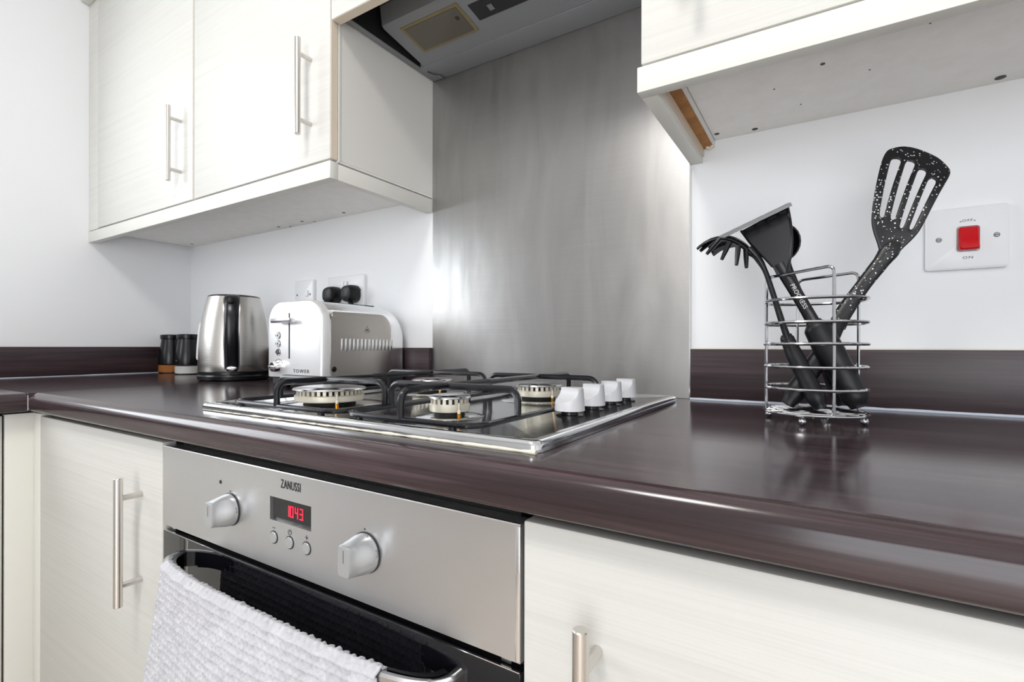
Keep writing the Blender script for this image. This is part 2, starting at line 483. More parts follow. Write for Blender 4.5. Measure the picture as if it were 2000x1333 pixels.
# filler between door and wall
obj('filler', bx(XL+.0005, -1.9, YC+.001, YC+.02, ZC0+.001, ZTOP), 'door_white', cA)
cB = wall_unit('white wall cabinet whose exposed side faces the steel splashback', -1.3235, XS0-.0005, -.866,
          [(-1.28, .905, .0045), (-1.25, .925, .003), (-1.10, .905, .0045)], -1.319, XS0-.0005)
obj('door_edge', bx(XS0-.0006, XS0+.0003, YC+.0022, YC+.0172, ZC0+.004, .7215), 'cream_edge', cB)
obj('side_panel', bx(XS0-.0004, XS0+.0006, YC+.0245, YB-.004, ZC0+.004, .734), 'carcass_white', cB)
obj('edge_strip', bx(XS0-.0003, XS0+.0016, YC+.0195, YC+.0235, ZC0+.002, .722), 'pelmet_white', cB)
# pelmet under them
pl = thing('pelmet', 'white pelmet strip under the two left wall cabinets', 'pelmet', (-1.4, YC+.01, ZP))
obj('front_rail', bx(XL+.0005, XS0, YC, YC+.019, ZP, ZC0-.0015, bev=.0006), 'pelmet_white', pl)
obj('return_rail', bx(XS0-.019, XS0, YC+.0192, YB-.0005, ZP, ZC0-.0035, bev=.0006), 'pelmet_white', pl)
co = tag(obj('cornice', bx(XL+.0005, XR-.3, YC-.022, YC+.03, ZTOP+.001, ZTOP+.05, bev=.004), 'pelmet_white'), 'cream cornice along the top of the wall cabinets', 'cornice')

# hood bay cabinet
hc = thing('hood_cabinet', 'white cabinet over the hob with the cooker hood inside', 'cabinet', ((XS0+XS1)/2, YC+.15, .722))
obj('door', bx(XS0+.003, XS1-.003, YC, YC+.021, .722, ZTOP, bev=.0012), 'door_white', hc)
obj('door_edge', bx(XS0+.005, XS1-.005, YC+.0015, YC+.0195, .7213, .7222), 'cream_edge', hc)
obj('carcass', bx(XS0+.003, XS1-.003, YC+.023, YB-.0005, .90, ZTOP), 'carcass_white', hc)

# right wall cabinet
cR = thing('wall_cabinet', 'white wall cabinet above the utensil basket and red switch', 'cabinet', (.15, YB-.15, .4555))
obj('carcass', bx(-.1625, .62, YC+.0195, YB-.0005, .4555, ZTOP), 'underside_white', cR)
obj('end_panel', bx(-.1815, -.1632, YC+.0205, YB-.0007, .4435, ZTOP), 'carcass_white', cR)
obj('raw_edge', bx(-.1805, -.1645, YC+.022, YB-.004, .4428, .4436), 'raw_board', cR)
obj('outer_panel', bx(-.2005, -.182, YC+.0205, YB-.0007, ZD+.001, ZTOP), 'carcass_white', cR)
d = door(cR, -.2, .395, ZD+.002, ZTOP, YC); bar_handle(d, -.138, YC, .598)
door(cR, .399, .62, ZD+.0005, ZTOP, YC)
bm = B(); ball(bm, (-.170, .925, .4415), .0045, sc=(1, .8, .6)); ball(bm, (-.166, .921, .4425), .0032); ball(bm, (-.1735, .922, .4425), .003)
obj('paint_blob', bm, 'sealant_white', cR)
screw_holes(cR, [(-.002, .752, .0028), (.20, .915, .006), (-.098, .918, .0045), (-.155, .905, .004), (-.06, .79, .0012), (.05, .80, .0011), (.10, .72, .0012), (-.03, .86, .0011)], .4555)
pr = thing('pelmet', 'white pelmet strip under the right wall cabinet', 'pelmet', (.1, YC+.01, ZP))
obj('front_rail', bx(XS1-.0005, .62, YC-.002, YC+.0175, ZP+.001, ZD-.0015, bev=.0012), 'pelmet_white', pr)
obj('return_rail', bx(XS1, XS1+.021, YC+.0178, YB-.0005, ZP+.001, ZD-.001, bev=.001), 'pelmet_white', pr)
obj('inner_lip', bx(XS1+.0211, XS1+.0235, YC+.0178, YB-.002, ZP+.012, ZD-.001), 'cream_edge', pr)

# base cabinets
ZB1, ZB0 = -.0455, -.76
def base_unit(label, x0, x1, d0, d1, hx, mat):
    t = thing('base_cabinet', label, 'cabinet', ((x0+x1)/2, YO+.28, FL))
    obj('carcass', bx(x0, x1, YO+.0195, YB-.02, ZB0, ZWB-.0005), 'gap_dark', t)
    obj('plinth', bx(x0, x1, YO+.06, YO+.078, FL+.0005, ZB0-.001), 'door_white', t)
    d = obj('door', bx(d0, d1, YO, YO+.019, ZB0, ZB1, bev=.0018), mat, t)
    bar_handle(d, hx, YO, -.1935)
    return t
base_unit('cream base cabinet left of the oven', -1.31, -.8055, -1.309, -.8065, -.8705, 'door_cream')
base_unit('cream base cabinet right of the oven', -.2045, .396, -.2035, .394, -.1405, 'door_cream')
XF = -1.352
cp = thing('corner_post', 'cream corner post where the two base runs meet', 'post', (-1.33, YO+.01, FL))
obj('post_face', bx(XF-.018, XF, .3038, YO+.018, FL+.15, ZB1+.004, bev=.001), 'pelmet_white', cp)
obj('post_return', bx(XF+.0002, -1.3105, YO+.001, YO+.018, FL+.15, ZB1+.004, bev=.001), 'pelmet_white', cp)
sb_ = thing('base_cabinet', 'cream sink base cabinet at the left picture edge', 'cabinet', (XF-.28, -.01, FL))
obj('carcass', bx(XL+.02, XF-.0195, -.31, .29, ZB0, ZWB-.0005), 'gap_dark', sb_)
obj('door', bx(XF-.019, XF, -.305, .3005, ZB0, ZB1+.002, bev=.0018), 'door_cream', sb_)
obj('plinth', bx(XF-.08, XF-.062, -.31, .29, FL+.0005, ZB0-.001), 'door_white', sb_)

# ------------------------------------------------------------------ splashback
sp = thing('splashback', 'brushed stainless steel splashback behind the hob', 'splashback', ((XS0+XS1)/2, YB-.002, 0))
obj('sheet', bx(XS0+.001, XS1-.001, YB-.0035, YB-.0005, .0005, .79), 'steel_splash', sp)
obj('edge_trim', bx(XS1-.001, XS1+.0012, YB-.0055, YB-.0005, .0005, .417), 'steel_bright', sp)

# ------------------------------------------------------------------ cooker hood
hd = thing('cooker_hood', 'grey built-in cooker hood with lamp cover and slide switch', 'hood', ((XS0+XS1)/2, .80, .735))
x0, x1 = XS0+.003, XS1-.003
bm = B(); box(bm, x0, x1, .868, YB-.004, .735, .79, bev=.0012)
obj('rear_rail', bm, 'hood_grey', hd)
for xa in (x0, x1-.013): obj('side_rail', bx(xa, xa+.013, .654, .8675, .735, .79, bev=.001), 'hood_grey', hd)
VX0, VX1 = x0+.024, x1-.024
def zv(y): return .7365+(.868-y)*.155
bm = B()
o = [(.8672, zv(.8672)), (.745, zv(.745)), (.739, zv(.739)+.003), (.7325, .80), (.70, .842), (.8672, .842)]
loft(bm, [[(x, a, b) for a, b in o] for x in (VX0, VX1)])
vis = obj('visor', bm, 'hood_grey', hd)
obj('grille_panel', bx(VX0, VX1, .668, .739, .835, .842), 'hood_dark', hd)
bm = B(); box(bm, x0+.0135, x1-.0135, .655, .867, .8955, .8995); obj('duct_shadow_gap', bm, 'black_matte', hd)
obj('filter_edge', tube(B(), [(VX0, .7335, .797), (VX1, .7335, .797)], .0011, 6), 'hood_dark', vis)
# black side gap wall
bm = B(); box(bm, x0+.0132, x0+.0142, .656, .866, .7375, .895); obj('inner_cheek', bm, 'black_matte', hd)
def visor_patch(name, xa, xb, ya, yb, th, mat, parent, lift=0.0):
    secs = []
    bm = B()
    pts = []
    for l in (lift, lift+th):
        pts.append([(xa, ya, zv(ya)-l), (xb, ya, zv(ya)-l), (xb, yb, zv(yb)-l), (xa, yb, zv(yb)-l)])
    loft(bm, pts); return obj(name, bm, mat, parent)
lf = visor_patch('lamp_cover', -.748, -.600, .757, .832, .0018, 'lamp_frame', vis)
visor_patch('lens', -.741, -.607, .763, .826, .001, 'hood_lens', lf, .0018)
visor_patch('lens_screw', -.6235, -.6165, .782, .789, .0012, 'screw_dark', lf, .0028)
ss = visor_patch('switch_strip', -.584, -.40, .772, .813, .0008, 'hood_strip', vis)
visor_patch('switch_slider', -.549, -.538, .785, .799, .003, 'dull_chrome', ss, .0008)
rr = bpy.data.objects
obj('wire_clip', tube(B(), smooth_path([(-.786, .885, .7338), (-.778, .90, .7325), (-.770, .908, .732), (-.762, .922, .730)], 6), .0011, 6), 'screw_dark', hd)
obj('screw', lathe(B(), [(.004, 0), (.0055, .002), (.0055, .0035)], (-.772, .914, .7312), 12), 'dull_chrome', hd)

# ------------------------------------------------------------------ oven
ov = thing('oven', 'built-in stainless steel oven with black glass door under the hob', 'oven', (-.505, .6, -.70))
OX0, OX1 = -.8035, -.2065
obj('casing', bx(OX0+.012, OX1-.012, YO+.021, YB-.03, -.70, -.0385), 'black_matte', ov)
obj('casing_top', bx(OX0+.001, OX1-.001, YO+.0215, YO+.06, -.70, -.0378), 'gap_dark', ov) if False else None
DX0, DX1, DZ0, DZ1 = -.5455, -.4705, -.1075, -.0805      # display window
bm = B()
ZPA, ZPB = -.0505, -.1618
# control panel: a frame around the display opening, front face with rounded edge
box(bm, OX0, DX0, YO, YO+.02, ZPB, ZPA, bev=.0)
box(bm, DX1, OX1, YO, YO+.02, ZPB, ZPA)
box(bm, DX0, DX1, YO, YO+.02, DZ1, ZPA); box(bm, DX0, DX1, YO, YO+.02, ZPB, DZ0)
bmesh.ops.remove_doubles(bm, verts=bm.verts, dist=1e-6)
cpn = obj('control_panel', bm, 'steel_panel', ov)
# thin rolled edges
obj('panel_edge', tube(B(), [(OX0, YO+.0012, ZPA), (OX1, YO+.0012, ZPA)], .0013, 8), 'steel_bright', cpn)
obj('panel_edge', bx(OX1-.0045, OX1-.0006, YO-.0006, YO+.002, ZPB+.001, ZPA-.001, bev=.0004), 'steel_bright', cpn)
dsp = obj('display', bx(DX0, DX1, YO+.004, YO+.006, DZ0, DZ1), 'oven_glass', ov)
# seven segment digits
SEG = {'1': 'bc', '0': 'abcdef', '4': 'fgbc', '3': 'abgcd'}
def digit(ch, x, z, w, h, t):
    bm = B(); yA, yB = YO+.0032, YO+.0038
    for s in SEG[ch]:
        if s == 'a': box(bm, x, x+w, yA, yB, z+h-t, z+h)
        if s == 'g': box(bm, x, x+w, yA, yB, z+h/2-t/2, z+h/2+t/2)
        if s == 'd': box(bm, x, x+w, yA, yB, z, z+t)
        if s == 'f': box(bm, x, x+t, yA, yB, z+h/2, z+h)
        if s == 'b': box(bm, x+w-t, x+w, yA, yB, z+h/2, z+h)
        if s == 'e': box(bm, x, x+t, yA, yB, z, z+h/2)
        if s == 'c': box(bm, x+w-t, x+w, yA, yB, z, z+h/2)
    return bm
dx = -.5195
for ch, adv in (('1', .0072), ('0', .0086), ('4', .0086), ('3', 0)):
    obj('digit', digit(ch, dx, -.1003, .0056, .0125, .0011 if ch != '1' else .0016), 'led_red', dsp); dx += adv
text('brand_lettering', 'ZANUSSI', 'black_ink', ov, (-.5065, YO-.0001, -.0636), (1, 0, 0), (0, 0, 1), .0098, .60, space=1.12)
for x in (-.5378, -.508, -.478):
    bt = obj('button_ring', lathe(B(), [(.0074, 0), (.0074, .0005)], (x, YO-.0005, -.1270), 24, 'y'), 'black_ink', ov)
    obj('button', lathe(B(), [(.0060, 0), (.0064, .0006), (.0064, .0012)], (x, YO-.0016, -.1270), 24, 'y'), 'satin_knob', bt)
obj('minus_sign', bx(-.5405, -.5355, YO-.0003, YO, -.1165, -.1159), 'black_ink', ov)
bm = B(); box(bm, -.4805, -.4755, YO-.0003, YO, -.1157, -.1151); box(bm, -.4783, -.4777, YO-.0003, YO, -.1179, -.1129); obj('plus_sign', bm, 'black_ink', ov)
bm = tube(B(), [(-.508+.0029*cos(a*pi/8), YO-.0001, -.1156+.0029*sin(a*pi/8)) for a in range(16)], .0003, 6, closed=True)
box(bm, -.5083, -.5077, YO-.0003, YO, -.1156, -.1135); obj('clock_symbol', bm, 'black_ink', ov)
obj('indicator_light', lathe(B(), [(.0022, 0), (.0027, .0006)], (-.6516, YO-.0006, -.0798), 16, 'y'), 'black_plastic', ov)
for x in (-.6292, -.3866): obj('pointer_mark', lathe(B(), [(.0009, 0), (.0009, .0003)], (x, YO-.0003, -.0882), 10, 'y'), 'black_ink', ov)
# knobs
def oven_knob(at, mark):
    n = 40; secs = []
    for k in range(19):
        t = k/18; d = .0275*t
        s = max(0, (t-.16)/.84); e = s*s*(3-2*s) if s < 1 else 1
        e = e**.85
        sec = []
        for i in range(n):
            a = 2*pi*i/n
            cx, cz = .0195*cos(a), .0195*sin(a)
            # superellipse bar
            q = (abs(cos(a))**8/(.0084**8)+abs(sin(a))**8/(.0148**8))**(-1/8)
            bxx, bz = q*cos(a), q*sin(a)
            r = 1.0 if t < .95 else 1-.06*((t-.95)/.05)
            sec.append(((cx*(1-e)+bxx*e)*r, -d, (cz*(1-e)+bz*e)*r))
        secs.append(sec)
    k = obj('knob', loft(B(), secs), 'satin_knob', ov, at)
    obj('knob_gap', lathe(B(), [(.0202, 0), (.0202, .0016)], (0, -.0012, 0), 36, 'y'), 'black_ink', k, at)
    obj('mark_line', bx(-.0003, .0003, -.0278, -.0274, -.001, .011), 'grey_ink', k, at)
    return k
K1 = oven_knob((-.628, YO-.0002, -.1105), None); K2 = oven_knob((-.385, YO-.0002, -.1110), None)
def knob_text(k, c, s, ang, h, sx=1.0):
    # lettering on the rounded rim right of the grip, tilted with the surface
    c = Vector(c); a = radians(ang)
    p = c+Vector((.0186*cos(a), -.0046, .0186*sin(a)))
    nrm = Vector((cos(a), -.38, sin(a))).normalized()
    up = Vector((0, -1, 0)); up = (up-nrm*up.dot(nrm)).normalized()
    right = up.cross(nrm)
    return text('scale_mark', s, 'grey_ink', k, p+nrm*.0004, right, up, h, sx)
knob_text(K1, (-.628, YO, -.1105), '250', 8, .0042, .8)
knob_text(K2, (-.385, YO, -.1110), '0', 72, .0040, .8)
# oven symbol on the second knob
c = Vector((-.385, YO, -.1110)); a = radians(12); nrm = Vector((cos(a), -.38, sin(a))).normalized()
up = (Vector((0, -1, 0))-nrm*Vector((0, -1, 0)).dot(nrm)).normalized(); rg = up.cross(nrm); p = c+Vector((.0186*cos(a), -.0046, .0186*sin(a)))+nrm*.0005
obj('function_symbol', tube(B(), [p+rg*u*.003+up*v*.0024 for u, v in rrect(-1, 1, -1, 1, .4, 3)], .00022, 5, closed=True), 'grey_ink', K2)
# oven door
ZG = -.1702
od = obj('oven_door', bx(OX0, OX1, YO, YO+.018, -.69, ZG, bev=.0012), 'oven_glass', ov)
obj('door_trim', bx(OX0+.001, OX1-.001, YO+.0005, YO+.0025, ZG-.0006, ZG+.0006), 'steel_bright', od)
obj('shadow_gap', bx(OX0+.003, OX1-.003, YO+.012, YO+.0205, ZG+.0005, ZPB-.0005), 'black_matte', ov)
for xa in (OX0+.012, OX1-.022): obj('hinge_tab', bx(xa, xa+.010, YO+.006, YO+.011, ZG+.001, ZPB-.001), 'dull_chrome', ov)
HC, HA, HP = -.505, .243, .050
def bow(s, p=HP, n=3.3):
    return YO-p*max(0, 1-abs(s)**n)**(1/n)
def bow_path(p=HP, m=60, a=HA):
    out = []
    for i in range(m+1):
        th = pi*(i/m)
        s = -cos(th); out.append((HC+a*s, bow(s, p)))
    return out
ZH1, ZH0 = -.1855, -.2085
outer = bow_path(HP, 60, HA); inner = bow_path(HP-.0075, 60, HA-.011)
bm = B(); secs = []
for (ox, oy), (ix, iy) in zip(outer, inner):
    mx, my = (ox+ix)/2, (oy+iy)/2
    secs.append([(ox, oy, ZH0+.002), (ox, oy, ZH1-.002), (ox*.7+ix*.3, oy*.7+iy*.3, ZH1), (ox*.3+ix*.7, oy*.3+iy*.7, ZH1), (ix, iy, ZH1-.002), (ix, iy, ZH0+.002), (ox*.3+ix*.7, oy*.3+iy*.7, ZH0), (ox*.7+ix*.3, oy*.7+iy*.3, ZH0)])
loft(bm, secs); hn = obj('handle', bm, 'dull_chrome', od)
for s in (-1, 1):
    bm = B(); pts = [(HC+s*(HA-.0115)*q, bow(q, HP-.0085)+.0005, 0) for q in (.80, .86, .91, .95, .98, .998)]
    secs = [[(x, y, ZH0+.001), (x, y, ZH1-.001), (x-s*.006, y+.002, ZH1-.001), (x-s*.006, y+.002, ZH0+.001)] for x, y, _ in pts]
    loft(bm, secs); obj('handle_end', bm, 'black_plastic', hn)

# ------------------------------------------------------------------ tea towel
TX0, TX1 = -.712, -.322
NU, NV = 430, 330
YBAR_TOP = ZH1+.0024
Ltot_f, Ltot_b = .30, .20
def towel_pt(u, v):
    """u 0..1 across, v distance along the cloth: 0 at the top of the bar, >0 front, <0 back"""
    x = TX0+(TX1-TX0)*u
    s = max(-.985, min(.985, (x-HC)/HA))
    yo = bow(s, HP)-.0022; yi = bow(min(1, max(-1, (x-HC)/(HA-.011)))*.98, HP-.0075)+.0022
    ym = (yo+yi)/2; hw = (yi-yo)/2
    q = hw*pi/2
    if abs(v) < q:
        a = v/hw; y = ym-hw*sin(a); z = YBAR_TOP-hw*(1-cos(a))*.6
        ny, nz = -sin(a), cos(a)
    else:
        d = abs(v)-q
        z = YBAR_TOP-hw*.6-d
        if v > 0:
            wav = .004*sin(u*9+.5)*min(1, d/.08)+.006*sin(u*4.1+1)*min(1, d/.2)
            y = yo-.010*min(1, d/.15)+wav; ny, nz = -1, 0
            x = x-(.5-u)*.10*(d/.2)**1.1*(1 if u < .5 else .5)
        else:
            y = yi+min(.006, d*.05)+.001*sin(u*14); ny, nz = 1, 0
            y = min(y, YO-.004)
    return x, y, z, ny, nz
def waffle(u, v):
    cell = .0096
    a = u*(TX1-TX0)/cell; b = v/cell
    # big checks: alternate open waffle squares and flatter bands
    ca = abs(sin(pi*a)); cb = abs(sin(pi*b))
    ridge = 1-min(ca, cb)
    fine = .6*sin(a*2*pi*1.5+b*1.3)*sin(b*2*pi*1.5)
    big = .5+.5*sin(pi*a*.5)*sin(pi*b*.5)
    return .0034*(ridge**1.8)*(.5+.5*big)+.0007*fine+.0008*noise.noise(Vector((a*1.7, b*1.7, 0)))
bm = B(); rows = []
for j in range(NV+1):
    v = -Ltot_b*.35+(Ltot_f+Ltot_b*.35)*j/NV
    row = []
    for i in range(NU+1):
        u = i/NU
        x, y, z, ny, nz = towel_pt(u, v)
        h = waffle(u, v)-.0008
        edge = .0012*noise.noise(Vector((i*.3, j*.3, 1)))
        row.append(bm.verts.new((x, y+ny*h, z+nz*h)))
    rows.append(row)
for a, b_ in zip(rows, rows[1:]):
    for i in range(NU): bm.faces.new((a[i], a[i+1], b_[i+1], b_[i]))
tw = obj('tea_towel', bm, 'towel_cloth', angle=180)
md = tw.modifiers.new('thick', 'SOLIDIFY'); md.thickness = .0018; md.offset = 0
tag(tw, 'white waffle-weave tea towel draped over the oven handle', 'towel')

# ------------------------------------------------------------------ hob
HX0, HX1, HY0, HY1, HZ = -.775, -.2094, .3793, .864, .0112
hb = thing('hob', 'stainless steel gas hob set into the worktop', 'hob', ((HX0+HX1)/2, (HY0+HY1)/2, 0))
def hrect(i, z, r=.010): return [(a, b, z) for a, b in rrect(HX0+i, HX1-i, HY0+i, HY1-i, max(r-i*.3, .003), 6)]
bm = loft(B(), [hrect(0, .0004), hrect(0, .0062), hrect(.0012, .0092), hrect(.0035, .0109), hrect(.0065, HZ), hrect(.012, HZ-.0002), hrect(.017, HZ-.0016), hrect(.30*.5, HZ-.0018, .02)])
obj('hotplate', bm, 'steel_hob', hb)
HS = HZ-.0016
# sealant bead under the front edge
pts, rad = [], []
for i in range(141):
    t = i/140; x = HX0+.01+(HX1-HX0-.012)*t
    pts.append((x, HY0-.0006+.0012*noise.noise(Vector((x*70, 2, 0))), .0012)); rad.append(max(.0003, .0004+.0014*t+.0016*noise.noise(Vector((x*45, 5, 1)))+.0006*noise.noise(Vector((x*190, 5, 1)))))
obj('sealant', tube(B(), pts, rad, 8), 'sealant_white', hb)
BUR = [(-.600, .470, .046, 'large'), (-.381, .470, .0235, 'small'), (-.381, .690, .034, 'medium'), (-.600, .690, .034, 'medium')]
for bxc, byc, r, k in BUR:
    c = (bxc, byc, HS)
    bb = obj('burner', lathe(B(), [(r*.84, .0066), (r*1.0, .0070), (r*1.03, .0085), (r*1.03, .0150), (r*.97, .0162), (r*.84, .0162)], c, 48), 'burner_alloy', hb)
    obj('well', lathe(B(), [(r*1.75, .0), (r*1.7, .0006), (r*1.15, .0018), (r*1.0, .0018)], c, 48), 'steel_hob', hb)
    obj('shadow_stem', lathe(B(), [(r*.78, .0018), (r*.74, .0066)], c, 32), 'black_matte', bb)  # coloured black to paint in the shadow below the burner skirt
    # slotted crown
    bm = B(); nt = 36 if r > .04 else (26 if r > .03 else 20)
    for i in range(nt):
        a0 = 2*pi*i/nt; a1 = a0+2*pi/nt*.55
        def pt(rr, a, z): return (bxc+rr*cos(a), byc+rr*sin(a), HS+z)
        loft(bm, [[pt(r*.86, a0, z), pt(r*.965, a0, z), pt(r*.965, a1, z), pt(r*.86, a1, z)] for z in (.0160, .0224)])
    
    obj('crown', bm, 'burner_alloy', bb)
    obj('crown_core', lathe(B(), [(r*.85, .0163), (r*.85, .0222)], c, 40), 'black_matte', bb)
    obj('cap', lathe(B(), [(r*1.06, .0222), (r*1.09, .0232), (r*1.06, .0248), (r*.9, .0262), (r*.55, .0266), (.001, .0266)], c, 48), 'dull_chrome', bb)
    a = radians(-28)
    px, py = bxc+(r*1.03+.003)*cos(a), byc+(r*1.03+.003)*sin(a)
    sp_ = obj('spark_plug', lathe(B(), [(.0019, .0), (.0019, .0095), (.0008, .0105), (.0008, .0185)], (px, py, HS), 10), 'ceramic', bb)
    obj('plug_collar', lathe(B(), [(.0024, .0018), (.0024, .0062)], (px, py, HS), 10), 'brass', sp_)
KX = -.2635
for ky in (.556, .623, .689, .753):
    at = (KX, ky, HS)
    n = 44; secs = []
    R0, R1 = .0185, .0168
    for k in range(15):
        t = k/14; z = .0062+.0272*t
        R = R0+(R1-R0)*t
        if t > .96: R *= .985
        s = max(0, (t-.36)/.64)
        wdt = R if s <= 0 else max(.0005, R*(1-.97*(1-(1-min(1, s*1.15))**2.4)))
        sec = []
        for i in range(n):
            a_, b_ = R*cos(2*pi*i/n), max(-wdt, R*sin(2*pi*i/n))
            g = radians(-26); sec.append((a_*cos(g)-b_*sin(g), a_*sin(g)+b_*cos(g), z))
        secs.append(sec)
    kb = obj('knob', loft(B(), secs), 'knob_white', hb, at)
    obj('knob_stem', lathe(B(), [(.0165, 0), (.0165, .0008), (.0105, .0012), (.0095, .0064)], (0, 0, 0), 28), 'black_plastic', kb, at)

# pan supports
def support(label, x0, x1, y0, y1, cx, ys, arm_x=None):
    r = .0042; rf = .0031; zf = .0160; zt = .0465
    t = thing('pan_support', label, 'pan support', ((x0+x1)/2, (y0+y1)/2, HS))
    bm = tube(B(), [(a, b, zf) for a, b in rrect(x0, x1, y0, y1, .022, 7)], rf, 10, closed=True)
    fr = obj('frame_rod', bm, 'cast_iron', t)
    for fx, fy in ((x0+.028, y0), (x1-.028, y0), (x0+.028, y1), (x1-.028, y1), (x0, (y0+y1)/2), (x1, (y0+y1)/2)):
        obj('foot', lathe(B(), [(.004, 0), (.0045, zf-HS-rf*.6)], (fx, fy, HS), 10), 'black_rubber', t)
    # long bar front to back
    def arm(pts): return tube(B(), fillet(pts, .016, 6), r*.95, 10)
    ym = sum(ys)/len(ys)
    obj('support_arm', arm([(cx, y0, zf), (cx, y0, zt), (cx, ys[0]+.085, zt)]), 'cast_iron', t)
    obj('support_arm', arm([(cx, ys[0]+.085, zt-.0), (cx, y1, zt), (cx, y1, zf)]), 'cast_iron', t)
    for yy in ys:
        obj('support_arm', arm([(x0, yy, zf), (x0, yy, zt), (cx, yy, zt)]), 'cast_iron', t)
        obj('support_arm', arm([(cx, yy, zt), (x1, yy, zt), (x1, yy, zf)]), 'cast_iron', t)
    return t
support('black pan support over the two left burners', -.708, -.4835, .388, .80, -.600, (.464, .690))
support('black pan support over the two right burners', -.4735, -.283, .388, .80, -.381, (.466, .690))

# ------------------------------------------------------------------ kettle
KCX, KCY = -1.389, .771
kt = thing('kettle', 'brushed steel kettle with black handle beside the toaster', 'kettle', (KCX, KCY, 0))
KC = (KCX, KCY, 0)
obj('power_base', lathe(B(), [(.082, .0005), (.0875, .003), (.0885, .012), (.086, .0165), (.080, .0168)], KC, 56), 'black_plastic', kt)
prof = [(.080, .017), (.0885, .0172), (.0885, .0185)]
obj('foot_band', lathe(B(), [(.079, .0172), (.0872, .0175), (.0872, .0235), (.084, .024)], KC, 56), 'black_plastic', kt)
body = [(.0855, .0242), (.0868, .0265), (.0872, .045), (.0862, .085), (.0835, .125), (.0785, .165), (.0715, .200), (.0655, .2235), (.0645, .2262), (.060, .2268)]
bdy = obj('body', lathe(B(), body, KC, 64), 'steel_kettle', kt)
obj('lid', lathe(B(), [(.0635, .2264), (.0642, .2285), (.058, .2310), (.03, .2335), (.001, .2340)], KC, 48), 'black_plastic', kt)
toc = Vector((0-KCX, 0-KCY, 0)).normalized(); side = Vector((0, 0, 1)).cross(toc)   # side points to the viewer's right
toc = (toc*cos(.06)-side*sin(.06)).normalized(); side = Vector((0, 0, 1)).cross(toc)
def kp(out, lat, z): return Vector(KC)+toc*out+side*lat+Vector((0, 0, z))
def rbody(z):
    for (r0, z0), (r1, z1) in zip(body, body[1:]):
        if z0 <= z <= z1: return r0+(r1-r0)*(z-z0)/(z1-z0)
    return .064
hz = [(.0265, .001, .0150), (.032, .004, .0185), (.045, .008, .0195), (.06, .012, .0195), (.09, .022, .0200), (.13, .033, .0202), (.17, .038, .0205), (.20, .036, .0212), (.216, .028, .0212), (.2245, .016, .0205), (.228, .004, .0195)]
secs_f = []; bm = B()
for z, off, wd in hz:
    ro = rbody(min(z, .226))+off
    secs_f.append([kp(ro+.000, -wd*.72, z), kp(ro+.003, 0-wd*.35, z), kp(ro+.003, wd*.35, z), kp(ro, wd*.72, z), kp(ro-.006, wd*.78, z), kp(ro-.013, wd*.6, z), kp(ro-.013, -wd*.6, z), kp(ro-.006, -wd*.78, z)])
hk = obj('handle', loft(bm, secs_f), 'black_plastic', kt, angle=60)
bm = B()
for s in (-1, 1):
    secs = []
    for z, off, wd in hz[1:-1]:
        ro = rbody(min(z, .226))+off
        secs.append([kp(ro-.004, s*(wd*.80), z), kp(ro-.004, s*(wd*.80+.0028), z), kp(ro-.012, s*(wd*.72+.0028), z), kp(ro-.012, s*(wd*.72), z)])
    loft(bm, secs)
obj('handle_trim', bm, 'dull_chrome', hk)
bm = B(); c = kp(rbody(.205)+.0395, -.003, .2105)
secs = []
for k, (rr_, d) in enumerate(((.0075, 0), (.0078, .0015), (.006, .0028), (.001, .003))):
    secs.append([c+toc*d+side*(rr_*cos(2*pi*i/20))+Vector((0, 0, rr_*sin(2*pi*i/20))) for i in range(20)])
obj('lid_button', loft(bm, secs), 'black_rubber', hk)
bm = B(); c = kp(rbody(.036)+.0092, 0, .0345)
secs = [[c+toc*d+side*(.0125*q*cos(2*pi*i/20))+Vector((0, 0, .0058*q*sin(2*pi*i/20))) for i in range(20)] for q, d in ((1, -.002), (1, .003), (.8, .0042), (.05, .0046))]
obj('power_switch', loft(bm, secs), 'chrome', hk)
# water gauge on the viewer's left
ga = -toc*0-side
bm = B(); secs = []
for z in (.055, .06, .09, .13, .152, .157):
    ro = rbody(z)+(.0005 if z in (.055, .157) else .0032)
    secs.append([Vector(KC)+(-side*cos(q)+toc*sin(q))*(ro+dr)+Vector((0, 0, z)) for q, dr in ((-.12, -.004), (-.12, 0), (-.0, .0008), (.12, 0), (.12, -.004))])
loft(bm, secs); obj('water_gauge', bm, 'gauge', kt)
# spout away from the viewer
bm = B(); secs = []
for z, ln, wd in ((.165, .004, .012), (.19, .018, .018), (.215, .030, .022), (.2262, .034, .022)):
    ro = rbody(z)
    secs.append([Vector(KC)-toc*(ro-.006)+side*wd+Vector((0, 0, z)), Vector(KC)-toc*(ro+ln*.6)+side*wd*.5+Vector((0, 0, z)), Vector(KC)-toc*(ro+ln)+Vector((0, 0, z)), Vector(KC)-toc*(ro+ln*.6)-side*wd*.5+Vector((0, 0, z)), Vector(KC)-toc*(ro-.006)-side*wd+Vector((0, 0, z))])
loft(bm, secs); obj('spout', bm, 'steel_kettle', kt)

